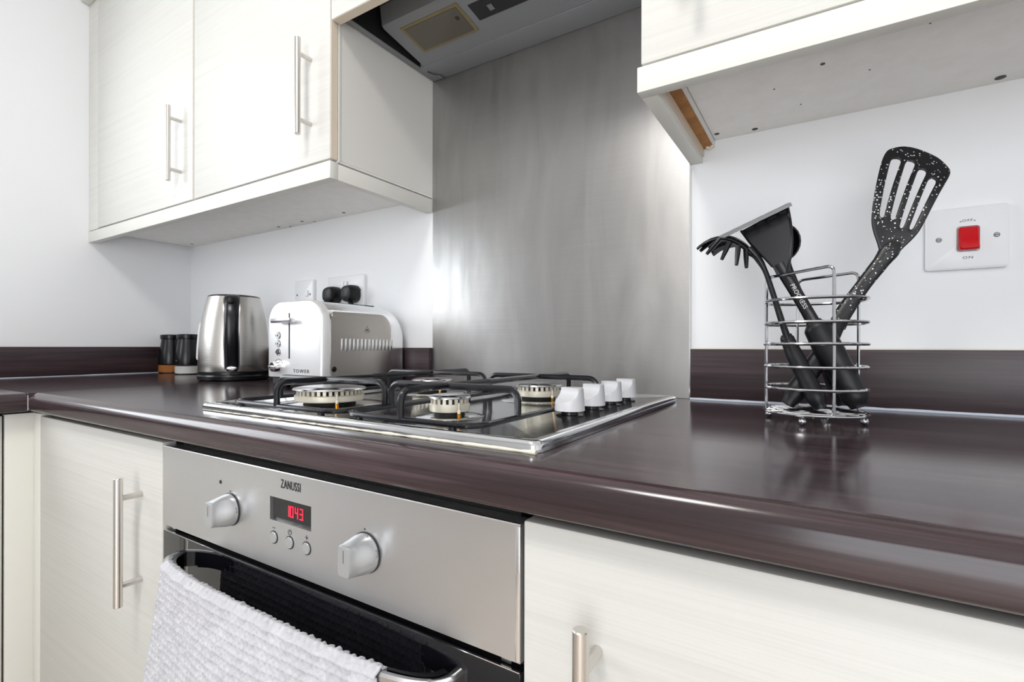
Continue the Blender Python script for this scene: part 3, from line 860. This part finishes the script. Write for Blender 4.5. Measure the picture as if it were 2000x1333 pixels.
# ------------------------------------------------------------------ toaster
TXA, TXB, TYA, TYB = -1.062, -.874, .664, .912
TZ0, TZ1 = .0255, .1905
ts = thing('toaster', 'polished steel toaster standing between kettle and hob', 'toaster', ((TXA+TXB)/2, (TYA+TYB)/2, 0))
def tsec(y, inset=0, top=TZ1, rl=.045):
    return [(a, y, b) for a, b in rrect(TXA+inset, TXB-inset, TZ0, top, .003, 8, (.003, rl, rl, .003))]
obj('base', bx(TXA+.006, TXB-.004, TYA+.008, TYB-.008, .008, TZ0+.001, bev=.003), 'hood_dark', ts)
for fx in (TXA+.025, TXB-.025):
    for fy in (TYA+.03, TYB-.03): obj('foot', lathe(B(), [(.008, .0004), (.009, .0085)], (fx, fy, 0), 14), 'black_rubber', ts)
obj('front_cap', loft(B(), [tsec(TYA, .006, TZ1-.005, .042), tsec(TYA+.0012, .003, TZ1-.002, .044), tsec(TYA+.005, .0004, TZ1, .046), tsec(TYA+.020, 0, TZ1), tsec(TYA+.0205, .0015, TZ1-.001)]), 'toaster_front', ts)
sh = [tsec(TYA+.0207, .002, TZ1-.0015), tsec(TYA+.10, .0018, TZ1-.001), tsec(TYA+.18, .0018, TZ1-.003)]
for k in range(1, 9):
    a = pi/2*k/8
    sh.append(tsec(TYA+.195+(TYB-TYA-.197)*sin(a), .0018+.012*(1-cos(a)), TZ1-.004-.045*(1-cos(a)), .045))
shl = obj('shell', loft(B(), sh), 'steel_bright', ts)
# pressed side panel
XP = TXB-.0022
o = rrect(TYA+.0235, .857, TZ0+.001, .1665, .002, 8, (.002, .034, .012, .002))
o2 = rrect(TYA+.0235, .853, TZ0+.001, .1625, .002, 8, (.002, .032, .010, .002))
sd = obj('side_panel', loft(B(), [[(XP, a, b) for a, b in o], [(XP+.0022, a, b) for a, b in o], [(XP+.0034, a, b) for a, b in o2]]), 'steel_side', ts)
for i in range(14):
    yv = .712+.0109*i
    obj('vent_slot', bx(XP+.0028, XP+.0042, yv, yv+.0042, .083, .1095, bev=.0006), 'chrome', sd)
    obj('vent_gap', bx(XP+.0030, XP+.0037, yv+.0043, yv+.0058, .084, .1085), 'black_matte', sd)
bm = B()
tri = [(.775, .1255), (.791, .1255), (.783, .1385)]
tube(bm, [(XP+.0036, a, b) for a, b in tri], .0005, 5, closed=True)
box(bm, XP+.0033, XP+.0038, .7795, .7865, .1275, .1315); box(bm, XP+.0033, XP+.0038, .7795, .7875, .1228, .1236)
obj('hot_surface_mark', bm, 'grey_ink', sd)
obj('rivet', lathe(B(), [(.006, .0), (.005, .002), (.001, .0024)], (XP+.0036, .694, .0445), 14, 'x'), 'black_plastic', sd)
# top slots
for xx in (-.995, -.94): obj('bread_slot', bx(xx-.014, xx+.014, TYA+.045, TYB-.06, TZ1-.004, TZ1+.0002), 'black_matte', shl)
# front controls
fc = ts
obj('lever_slot', bx(-.984, -.9805, TYA-.0006, TYA+.002, .066, .165), 'black_matte', ts)
bm = B()
box(bm, -1.022, -.952, TYA-.020, TYA-.006, .1430, .1530, bev=.003); box(bm, -.9855, -.979, TYA-.007, TYA+.001, .143, .153)
obj('lever', bm, 'dull_chrome', ts)
for zz in (.1165, .0985, .080):
    bt = obj('button', lathe(B(), [(.0066, 0), (.0074, .0012), (.0074, .0024)], (-1.021, TYA-.0022, zz), 20, 'y'), 'chrome', ts)
    bm = tube(B(), [(-1.021+.0076*cos(a*pi/10), TYA-.0002, zz+.0076*sin(a*pi/10)) for a in range(20)], .0006, 5, closed=True)
    box(bm, -1.0225, -1.0195, TYA-.0026, TYA-.0021, zz-.002, zz+.002)
    box(bm, -1.0325, -1.030, TYA-.0004, TYA, zz-.002, zz+.002)
    obj('button_mark', bm, 'grey_ink', bt)
kn = obj('browning_knob', lathe(B(), [(.0095, -.016), (.0108, -.0145), (.0112, -.004), (.013, -.0005), (.013, 0)], (-1.021, TYA, .0475), 28, 'y'), 'chrome', ts)
obj('knob_grip', bx(-1.0335, -1.0085, TYA-.0178, TYA-.0125, .0445, .0505, bev=.001), 'dull_chrome', kn)
bm = B()
for k in range(7):
    a = radians(35+110*k/6); box(bm, -1.021+.0168*cos(a)-.0007, -1.021+.0168*cos(a)+.0007, TYA-.0004, TYA, .0475+.0168*sin(a)-.0013, .0475+.0168*sin(a)+.0013)
obj('dial_mark', bm, 'black_ink', ts)
text('brand_lettering', 'TOWER', 'black_ink', ts, (-.941, TYA-.0002, .0395), (1, 0, 0), (0, 0, 1), .0075, 1.25, space=1.25)

# ------------------------------------------------------------------ mills
def mill(label, c, cont, s=1.0):
    t = thing('spice_mill', label, 'mill', (c[0], c[1], 0))
    c = (c[0], c[1], 0)
    obj('foot', lathe(B(), [(.037*s, .0004), (.038*s, .0015), (.0375*s, .0035)], c, 36), 'black_plastic', t)
    obj('contents', lathe(B(), [(.0345*s, .0038), (.0348*s, .0275)], c, 36), cont, t)
    obj('jar', lathe(B(), [(.0372*s, .0036), (.0385*s, .006), (.0385*s, .030), (.037*s, .0305)], c, 40), 'clear_glass', t)
    obj('body', lathe(B(), [(.0388*s, .0306), (.0392*s, .033), (.0385*s, .055), (.0355*s, .075), (.0318*s, .098), (.0300*s, .112), (.0298*s, .1145)], c, 44), 'black_plastic', t)
    obj('lid', lathe(B(), [(.0296*s, .1148), (.0325*s, .1152), (.0330*s, .1175), (.0330*s, .1285), (.0315*s, .1305), (.02*s, .132), (.001, .132)], c, 44), 'black_matte' if False else 'black_plastic', t)
    return t
mill('black topped mill with orange-brown spice, nearest the left wall', (-1.912, .8445), 'spice')
mm_ = mill('black topped mill with white salt, half behind the kettle', (-1.777, .835), 'salt')
text('maker_mark', 's', 'silver_ink', mm_, (-1.777+.0045, .835-.0387, .046), (1, 0, 0), (0, 0, 1), .008, .8)

# ------------------------------------------------------------------ sockets, plugs, switch
def plate(name, label, cat, x0, x1, z0, z1, th=.0095):
    t = thing(name, label, cat, ((x0+x1)/2, YB, z0))
    secs = [[(a, y, b) for a, b in rrect(x0+i, x1-i, z0+i, z1-i, .004, 4)] for y, i in ((YB-.0004, 0), (YB-th+.002, 0), (YB-th, .0025))]
    obj('plate', loft(B(), secs), 'plastic_white', t)
    return t
def pscrew(t, x, z, y):
    s = obj('screw', lathe(B(), [(.0026, 0), (.0034, .0008), (.0034, .0016)], (x, y-.001, z), 14, 'y'), 'screw_grey', t)
    obj('screw_slot', bx(x-.0026, x+.0026, y-.0012, y-.0008, z-.0004, z+.0004), 'screw_dark', s)
t = plate('wall_socket', 'white single socket plate behind the toaster', 'socket', -1.341, -1.255, .201, .287)
for x in (-1.328, -1.268): pscrew(t, x, .244, YB-.0095)
obj('rocker', bx(-1.287, -1.275, YB-.0135, YB-.0093, .238, .256, bev=.0012), 'plastic_white', t)
for dx_ in (-.009, .009): obj('pin_hole', bx(-1.298+dx_-.003, -1.298+dx_+.003, YB-.0099, YB-.0094, .224, .2265), 'screw_dark', t)
t = plate('wall_socket', 'white double socket plate with two black plugs in it', 'socket', -1.190, -1.043, .201, .287)
for x in (-1.123, -1.110): obj('rocker', bx(x-.0045, x+.0045, YB-.0150, YB-.0093, .253, .271, bev=.0015), 'plastic_white', t)
for x in (-1.1765, -1.0565): pscrew(t, x, .244, YB-.0095)
def plug(label, cx, cz):
    y0 = YB-.0098
    t = thing('plug', label, 'plug', (cx, y0, cz-.026), 'plugs in the double socket')
    def shp(k, y):
        out = []
        for i in range(28):
            a = 2*pi*i/28
            rx = .0245*k; rz = (.025 if sin(a) > 0 else .0225)*k
            e = 2/2.6
            out.append((cx+rx*abs(cos(a))**e*(1 if cos(a) >= 0 else -1), y, cz+rz*abs(sin(a))**e*(1 if sin(a) >= 0 else -1)))
        return out
    obj('body', loft(B(), [shp(.92, y0), shp(1, y0-.003), shp(1, y0-.017), shp(.93, y0-.026), shp(.78, y0-.0325), shp(.5, y0-.035)]), 'black_rubber', t)
    obj('face_mark', tube(B(), [(cx+.010*cos(a*pi/8), y0-.0352, cz+.001+.008*sin(a*pi/8)) for a in range(16)], .0005, 5, closed=True), 'grey_ink', t)
    obj('cord', tube(B(), smooth_path([(cx, y0-.014, cz-.021), (cx, y0-.014, cz-.03), (cx, y0-.012, cz-.05), (cx+.004, y0-.010, cz-.09), (cx+.01, y0-.012, cz-.16), (cx+.01, y0-.02, cz-.2306)], 5), .0038, 8), 'black_rubber', t)
    obj('strain_relief', lathe(B(), [(.0055, 0), (.0075, .014)], (cx, y0-.014, cz-.036), 12), 'black_rubber', t)
plug('left black plug in the double socket', -1.1515, .2325)
plug('right black plug in the double socket', -1.0765, .2325)

CW = plate('cooker_switch', 'white switch plate with red rocker right of the spatula', 'switch', .1235, .2115, .2025, .2885, .010)
secs = [[(a, y, b) for a, b in rrect(.1585+i, .1800-i, .2280+i, .2605-i, .0025, 4)] for y, i in ((YB-.0098, 0), (YB-.0155, .0002), (YB-.0175, .0018))]
secs[1] = [(x, y-(.004 if z < .244 else -.002), z) for x, y, z in secs[1]]
secs[2] = [(x, y-(.004 if z < .244 else -.002), z) for x, y, z in secs[2]]
obj('rocker', loft(B(), secs), 'switch_red', CW)
bm = tube(B(), [(a, YB-.0101, b) for a, b in rrect(.1575, .1810, .2270, .2615, .003, 4)], .0004, 5, closed=True); obj('rocker_gap', bm, 'grey_ink', CW)
pscrew(CW, .1378, .2455, YB-.010); pscrew(CW, .1985, .2465, YB-.010)
text('lettering', 'OFF', 'grey_ink', CW, (.1685, YB-.0101, .2695), (1, 0, 0), (0, 0, 1), .0032, 1.3, space=1.2)
text('lettering', 'ON', 'grey_ink', CW, (.1690, YB-.0101, .2180), (1, 0, 0), (0, 0, 1), .0036, 1.3, space=1.2)
bm = B()
for x in (.1612, .1760): prism_y(bm, [(x-.0012, .2680), (x+.0012, .2680), (x, .2697)], YB-.0103, YB-.0100)
obj('arrow_mark', bm, 'grey_ink', CW)

# ------------------------------------------------------------------ utensil basket
BC = (-.0105, .736); BA, BBr = .0555, .0545
bk = thing('utensil_basket', 'round chrome wire basket holding black kitchen utensils', 'basket', (BC[0], BC[1], 0))
def bpt(a, k=1.0, z=0): 
    e = 2/2.35; c_, s_ = cos(a), sin(a)
    x = BA*k*abs(c_)**e*(1 if c_ >= 0 else -1); y = BBr*k*abs(s_)**e*(1 if s_ >= 0 else -1)
    t = radians(6); return (BC[0]+x*cos(t)-y*sin(t), BC[1]+x*sin(t)+y*cos(t), z)
for z in (.0425, .0692, .0971, .1231, .1516):
    obj('ring', tube(B(), [bpt(2*pi*i/56, 1.0, z) for i in range(56)], .0019, 8, closed=True), 'chrome_wire', bk)
UP = {'A': bpt(radians(178), .965), 'B': bpt(radians(-77), .965), 'C': bpt(radians(103), .965), 'D': bpt(radians(23), .965)}
def loopwire(p, q, zt):
    p, q = Vector(p), Vector(q)
    pts = [p+Vector((0, 0, .013)), p+Vector((0, 0, zt-.004)), q+Vector((0, 0, zt)), q+Vector((0, 0, .013))]
    return tube(B(), fillet(pts, .009, 6), .0019, 8)
obj('upright_loop', loopwire(UP['A'], UP['B'], .188), 'chrome_wire', bk)
obj('upright_loop', loopwire(UP['C'], UP['D'], .188), 'chrome_wire', bk)
bs = obj('base_ring', tube(B(), [bpt(2*pi*i/56, 1.0, .0125) for i in range(56)], .0019, 8, closed=True), 'chrome_wire', bk)
bm = B()
for k in range(-3, 4):
    q = k*.0145; h = sqrt(max(0, .054**2-q*q))
    tube(bm, [(BC[0]+q, BC[1]-h, .0112), (BC[0]+q, BC[1]+h, .0112)], .0011, 6)
    tube(bm, [(BC[0]-h, BC[1]+q, .0135), (BC[0]+h, BC[1]+q, .0135)], .0011, 6)
obj('base_grid', bm, 'chrome_wire', bk)
for a in (-105, -15, 75, 165):
    p = bpt(radians(a), .93); bm = B(); ball(bm, (p[0], p[1], .0050), .0047, 14, 10); tube(bm, [(p[0], p[1], .007), (p[0], p[1], .012)], .0018, 8)
    obj('foot', bm, 'chrome_wire', bk)

# ------------------------------------------------------------------ utensils
def handle_shape(name, parent, pts, radii, mat='black_rubber', flat=(1, .62), up=None, n=14):
    P = smooth_path(pts, 8); m = len(P)
    rs = []
    k = len(radii)-1
    for i in range(m):
        t = i/(m-1)*k; j = min(int(t), k-1); f_ = t-j
        f_ = f_*f_*(3-2*f_); rs.append(radii[j]*(1-f_)+radii[j+1]*f_)
    return obj(name, tube(B(), P, rs, n, flat=flat, up=up), mat, parent, angle=60)
VIEW = Vector((.0, -1, -.1)).normalized()
# slotted turner
ST = thing('slotted_turner', 'speckled black slotted turner leaning right out of the basket', 'spatula', (-.037, .712, .015))
handle_shape('grip', ST, [(-.0385, .712, .0215), (-.028, .718, .040), (-.012, .728, .068), (.004, .740, .098), (.016, .748, .125)], [.0065, .0108, .0098, .0082, .0072], flat=(1.15, .8), up=VIEW)
handle_shape('shaft', ST, [(.0135, .7465, .119), (.022, .752, .1385), (.042, .760, .172), (.058, .765, .196), (.068, .7685, .212), (.076, .772, .226)], [.0072, .0070, .0062, .0066, .0080, .0050], 'speckled', flat=(1.35, .62), up=VIEW)
rowsT = 15
cen0, cen1 = Vector((.0665, .768, .2085)), Vector((.1025, .802, .340))
axis = (cen1-cen0); L = axis.length; ax = axis.normalized()
lat = ax.cross(Vector((.15, -1, 0)).normalized()).normalized()
if lat.x < 0: lat = -lat
nrm = lat.cross(ax).normalized()
if nrm.y > 0: nrm = -nrm
WID = [(0, .0095), (.07, .0135), (.14, .020), (.22, .0255), (.35, .0290), (.55, .0325), (.75, .0355), (.87, .0368), (.94, .0365), (.98, .0345), (1.0, .0310)]
def wid(t):
    for (a, b), (c, d) in zip(WID, WID[1:]):
        if a <= t <= c: return b+(d-b)*(t-a)/(c-a)
    return WID[-1][1]
colf = [-1, -.84, -.58, -.46, -.20, -.08, .18, .30, .56, .68, .86, 1]
colf = [-1, -.80, -.62, -.40, -.24, -.06, .10, .28, .44, .62, .82, 1]
colf = [-1, -.66, -.42, -.28, -.08, .06, .26, .40, .60, .80, 1]
colf = [-1, -.70, -.44, -.26, -.02, .16, .38, .54, .74, 1]
slots = {1, 3, 5, 7}
ts_ = [0, .06, .12, .18, .24, .30, .36, .44, .52, .60, .68, .75, .81, .86, .91, .95, .98, 1.0]
bm = B(); grid = []
for t in ts_:
    w_ = wid(t); r_ = []
    for c in colf:
        ln = 1.02-.075*max(0, c+.35)**1.6-.05*abs(c)**5
        p = cen0+ax*(L*t*(1+(ln-1)*max(0, t-.3)/.7))+lat*(w_*c-.004*sin(t*pi))
        p += nrm*(.010*sin(t*pi*.9)-.004*(1-c*c)*min(1, t*3))
        r_.append(bm.verts.new(p))
    grid.append(r_)
S0 = {1: (.30, .86), 3: (.27, .86), 5: (.24, .82), 7: (.22, .76)}
for j in range(len(ts_)-1):
    tm = (ts_[j]+ts_[j+1])/2
    for i in range(len(colf)-1):
        if i in S0 and S0[i][0] < tm < S0[i][1]: continue
        bm.faces.new((grid[j][i], grid[j][i+1], grid[j+1][i+1], grid[j+1][i]))
# narrow slots towards the handle
for i, (a, b) in S0.items():
    for j, t in enumerate(ts_):
        if a-.03 < t < b+.03:
            k = .62+.50*(t-a)/(b-a)
            l, r_ = grid[j][i], grid[j][i+1]; m_ = (l.co+r_.co)/2
            dl, dr = l.co-m_, r_.co-m_
            l.co = m_+dl*k; r_.co = m_+dr*k
hd_ = obj('blade', bm, 'speckled', ST, angle=180)
s_ = hd_.modifiers.new('solid', 'SOLIDIFY'); s_.thickness = .0030; s_.offset = 0
s_ = hd_.modifiers.new('sub', 'SUBSURF'); s_.levels = 2; s_.render_levels = 2

# pasta server
PF = thing('pasta_server', 'black toothed pasta server leaning left out of the basket', 'pasta server', (-.0025, .700, .015))
handle_shape('grip', PF, [(-.003, .6985, .0205), (-.009, .701, .034), (-.018, .706, .055), (-.029, .7105, .079), (-.0385, .714, .102), (-.0405, .7146, .109)], [.0060, .0098, .0092, .0088, .0074, .0055], flat=(1.1, .8), up=VIEW)
handle_shape('shaft', PF, [(-.0365, .7135, .097), (-.046, .716, .128), (-.0555, .718, .162), (-.064, .719, .190), (-.073, .720, .2085), (-.083, .7205, .2215)], [.0058, .0052, .0046, .0042, .0060, .0090], 'black_plastic', flat=(.75, 1.1), up=VIEW)
# head: curved shell arching to the left, seen from its side
arc = smooth_path([(-.078, .721, .2145), (-.088, .721, .2285), (-.100, .720, .2375), (-.113, .718, .2400), (-.126, .714, .2370), (-.136, .710, .2305)], 6)
bm = B(); rows = []
for k, p in enumerate(arc):
    t = k/(len(arc)-1); w_ = .012+.020*sin(min(1, t*1.25)*pi*.62)
    r_ = []
    for c in (-1, -.66, -.33, 0, .33, .66, 1):
        r_.append(bm.verts.new(p+Vector((.15*c*w_, c*w_, -.010*c*c*(.4+.6*t)))))
    rows.append(r_)
for a_, b_ in zip(rows, rows[1:]):
    for i in range(6): bm.faces.new((a_[i], a_[i+1], b_[i+1], b_[i]))
bo = obj('bowl', bm, 'black_plastic', PF, angle=180)
s_ = bo.modifiers.new('solid', 'SOLIDIFY'); s_.thickness = .003; s_.offset = 0
def prong(p, q, r=.0024): return obj('prong', tube(B(), [p, [p[i]*.5+q[i]*.5 for i in range(3)], q], [r*1.25, r*1.1, r*.75], 8, flat=(1, .8)), 'black_plastic', PF)
def sv(p, d): return (p[0]+d[0], p[1]+d[1], p[2]+d[2])
prong((-.1335, .708, .2325), (-.1420, .704, .2285))
for (px, py, pz), d in (((-.124, .697, .2345), (-.0135, -.004, -.013)), ((-.115, .690, .2325), (-.0130, -.004, -.0165)), ((-.103, .690, .2270), (-.0075, -.004, -.0195)), ((-.0925, .691, .2215), (-.0015, -.004, -.022)), ((-.0845, .697, .2175), (.0010, -.004, -.0215))):
    prong((px, py, pz), sv((px, py, pz), tuple(q*1.12 for q in d)), .0035)

# potato masher
PM = thing('potato_masher', 'black potato masher with a lettered shaft in the basket', 'masher', (.038, .722, .015))
handle_shape('grip', PM, [(.0355, .722, .0215), (.030, .7225, .036), (.018, .723, .064), (.005, .724, .090), (-.0065, .7245, .115), (-.0115, .7246, .1255)], [.0075, .0120, .0125, .0135, .0126, .0072], flat=(1.2, .7), up=VIEW)
handle_shape('shaft', PM, [(-.007, .7245, .115), (-.0175, .7248, .137), (-.029, .725, .160), (-.041, .725, .183), (-.0495, .725, .200)], [.0068, .0064, .0063, .0064, .0070], 'black_plastic', flat=(1.15, .5), up=VIEW)
out = [(-.0405, .1845), (-.0365, .205), (-.0345, .226), (-.0360, .250), (-.0395, .272), (-.0935, .2470), (-.0800, .2260), (-.0660, .2090), (-.0560, .1960), (-.0520, .1860)]
bm = loft(B(), [[(x, .7225, z) for x, z in out], [(x, .7285, z) for x, z in out]])
fan = obj('neck_fan', bm, 'black_plastic', PM, angle=25)
bm = tube(B(), smooth_path([(-.0405, .721, .1845), (-.0365, .721, .205), (-.0345, .721, .226), (-.0360, .721, .250), (-.0395, .721, .272)], 4), .0018, 6)
tube(bm, smooth_path([(-.0935, .721, .2470), (-.0800, .721, .2260), (-.0660, .721, .2090), (-.0560, .721, .1960)], 4), .0016, 6)
obj('rib', bm, 'black_plastic', fan)
# mashing plate, edge-on to the room
pc = Vector((-.0790, .725, .2580)); e1 = Vector((.0800, 0, .0318)).normalized(); e2 = Vector((-.108, .96, .235)).normalized()
e2 = (e2-e1*e2.dot(e1)).normalized(); en = e1.cross(e2)
if en.z < 0: en = -en
bm = B()
HL, HW = .0430, .036
for q in range(7):      # plate built as a lattice of bars with open squares
    s_ = -HL+2*HL*q/6
    loft(bm, [[pc+e1*(s_+a)+e2*HW*k+en*b_ for a, b_ in ((-.0022, -.0022), (.0022, -.0022), (.0022, .0022), (-.0022, .0022))] for k in (-1, 1)])
for q in range(6):
    s_ = -HW+2*HW*q/5
    loft(bm, [[pc+e1*HL*k+e2*(s_+a)+en*b_ for a, b_ in ((-.0022, -.0020), (.0022, -.0020), (.0022, .0020), (-.0022, .0020))] for k in (-1, 1)])
obj('mashing_plate', bm, 'plate_grey', PM)
dsh = Vector((-.0115, 0, .023)).normalized()
text('lettering', 'PROGRESS', 'silver_ink', PM, Vector((-.0270, .7212, .1570)), -dsh, Vector((dsh.z, 0, -dsh.x)), .0052, 1.0, thick=.0002)

# ladle behind the masher
LD = thing('ladle', 'black ladle mostly hidden behind the potato masher', 'ladle', (.020, .742, .015))
handle_shape('grip', LD, [(.021, .742, .0215), (.016, .744, .038), (.006, .747, .066), (-.004, .750, .092)], [.0065, .0105, .0095, .0075], flat=(1.1, .75), up=VIEW)
handle_shape('shaft', LD, [(-.0025, .7495, .088), (-.014, .753, .125), (-.030, .757, .168), (-.040, .760, .195), (-.0455, .764, .212)], [.0055, .005, .0048, .005, .006], 'black_plastic', flat=(1.1, .7), up=VIEW)
bm = B(); secs = []
for k in range(9):
    t = pi/2*k/8; r_ = .0255*cos(t) if k < 8 else .0006; d_ = .022*sin(t)
    secs.append([(-.0500+r_*cos(2*pi*i/24)*.9, .772+d_-.006, .2345+r_*sin(2*pi*i/24)) for i in range(24)])
loft(bm, secs, cap=False); bw = obj('bowl', bm, 'black_plastic', LD, angle=80)
s_ = bw.modifiers.new('solid', 'SOLIDIFY'); s_.thickness = .0022; s_.offset = 0
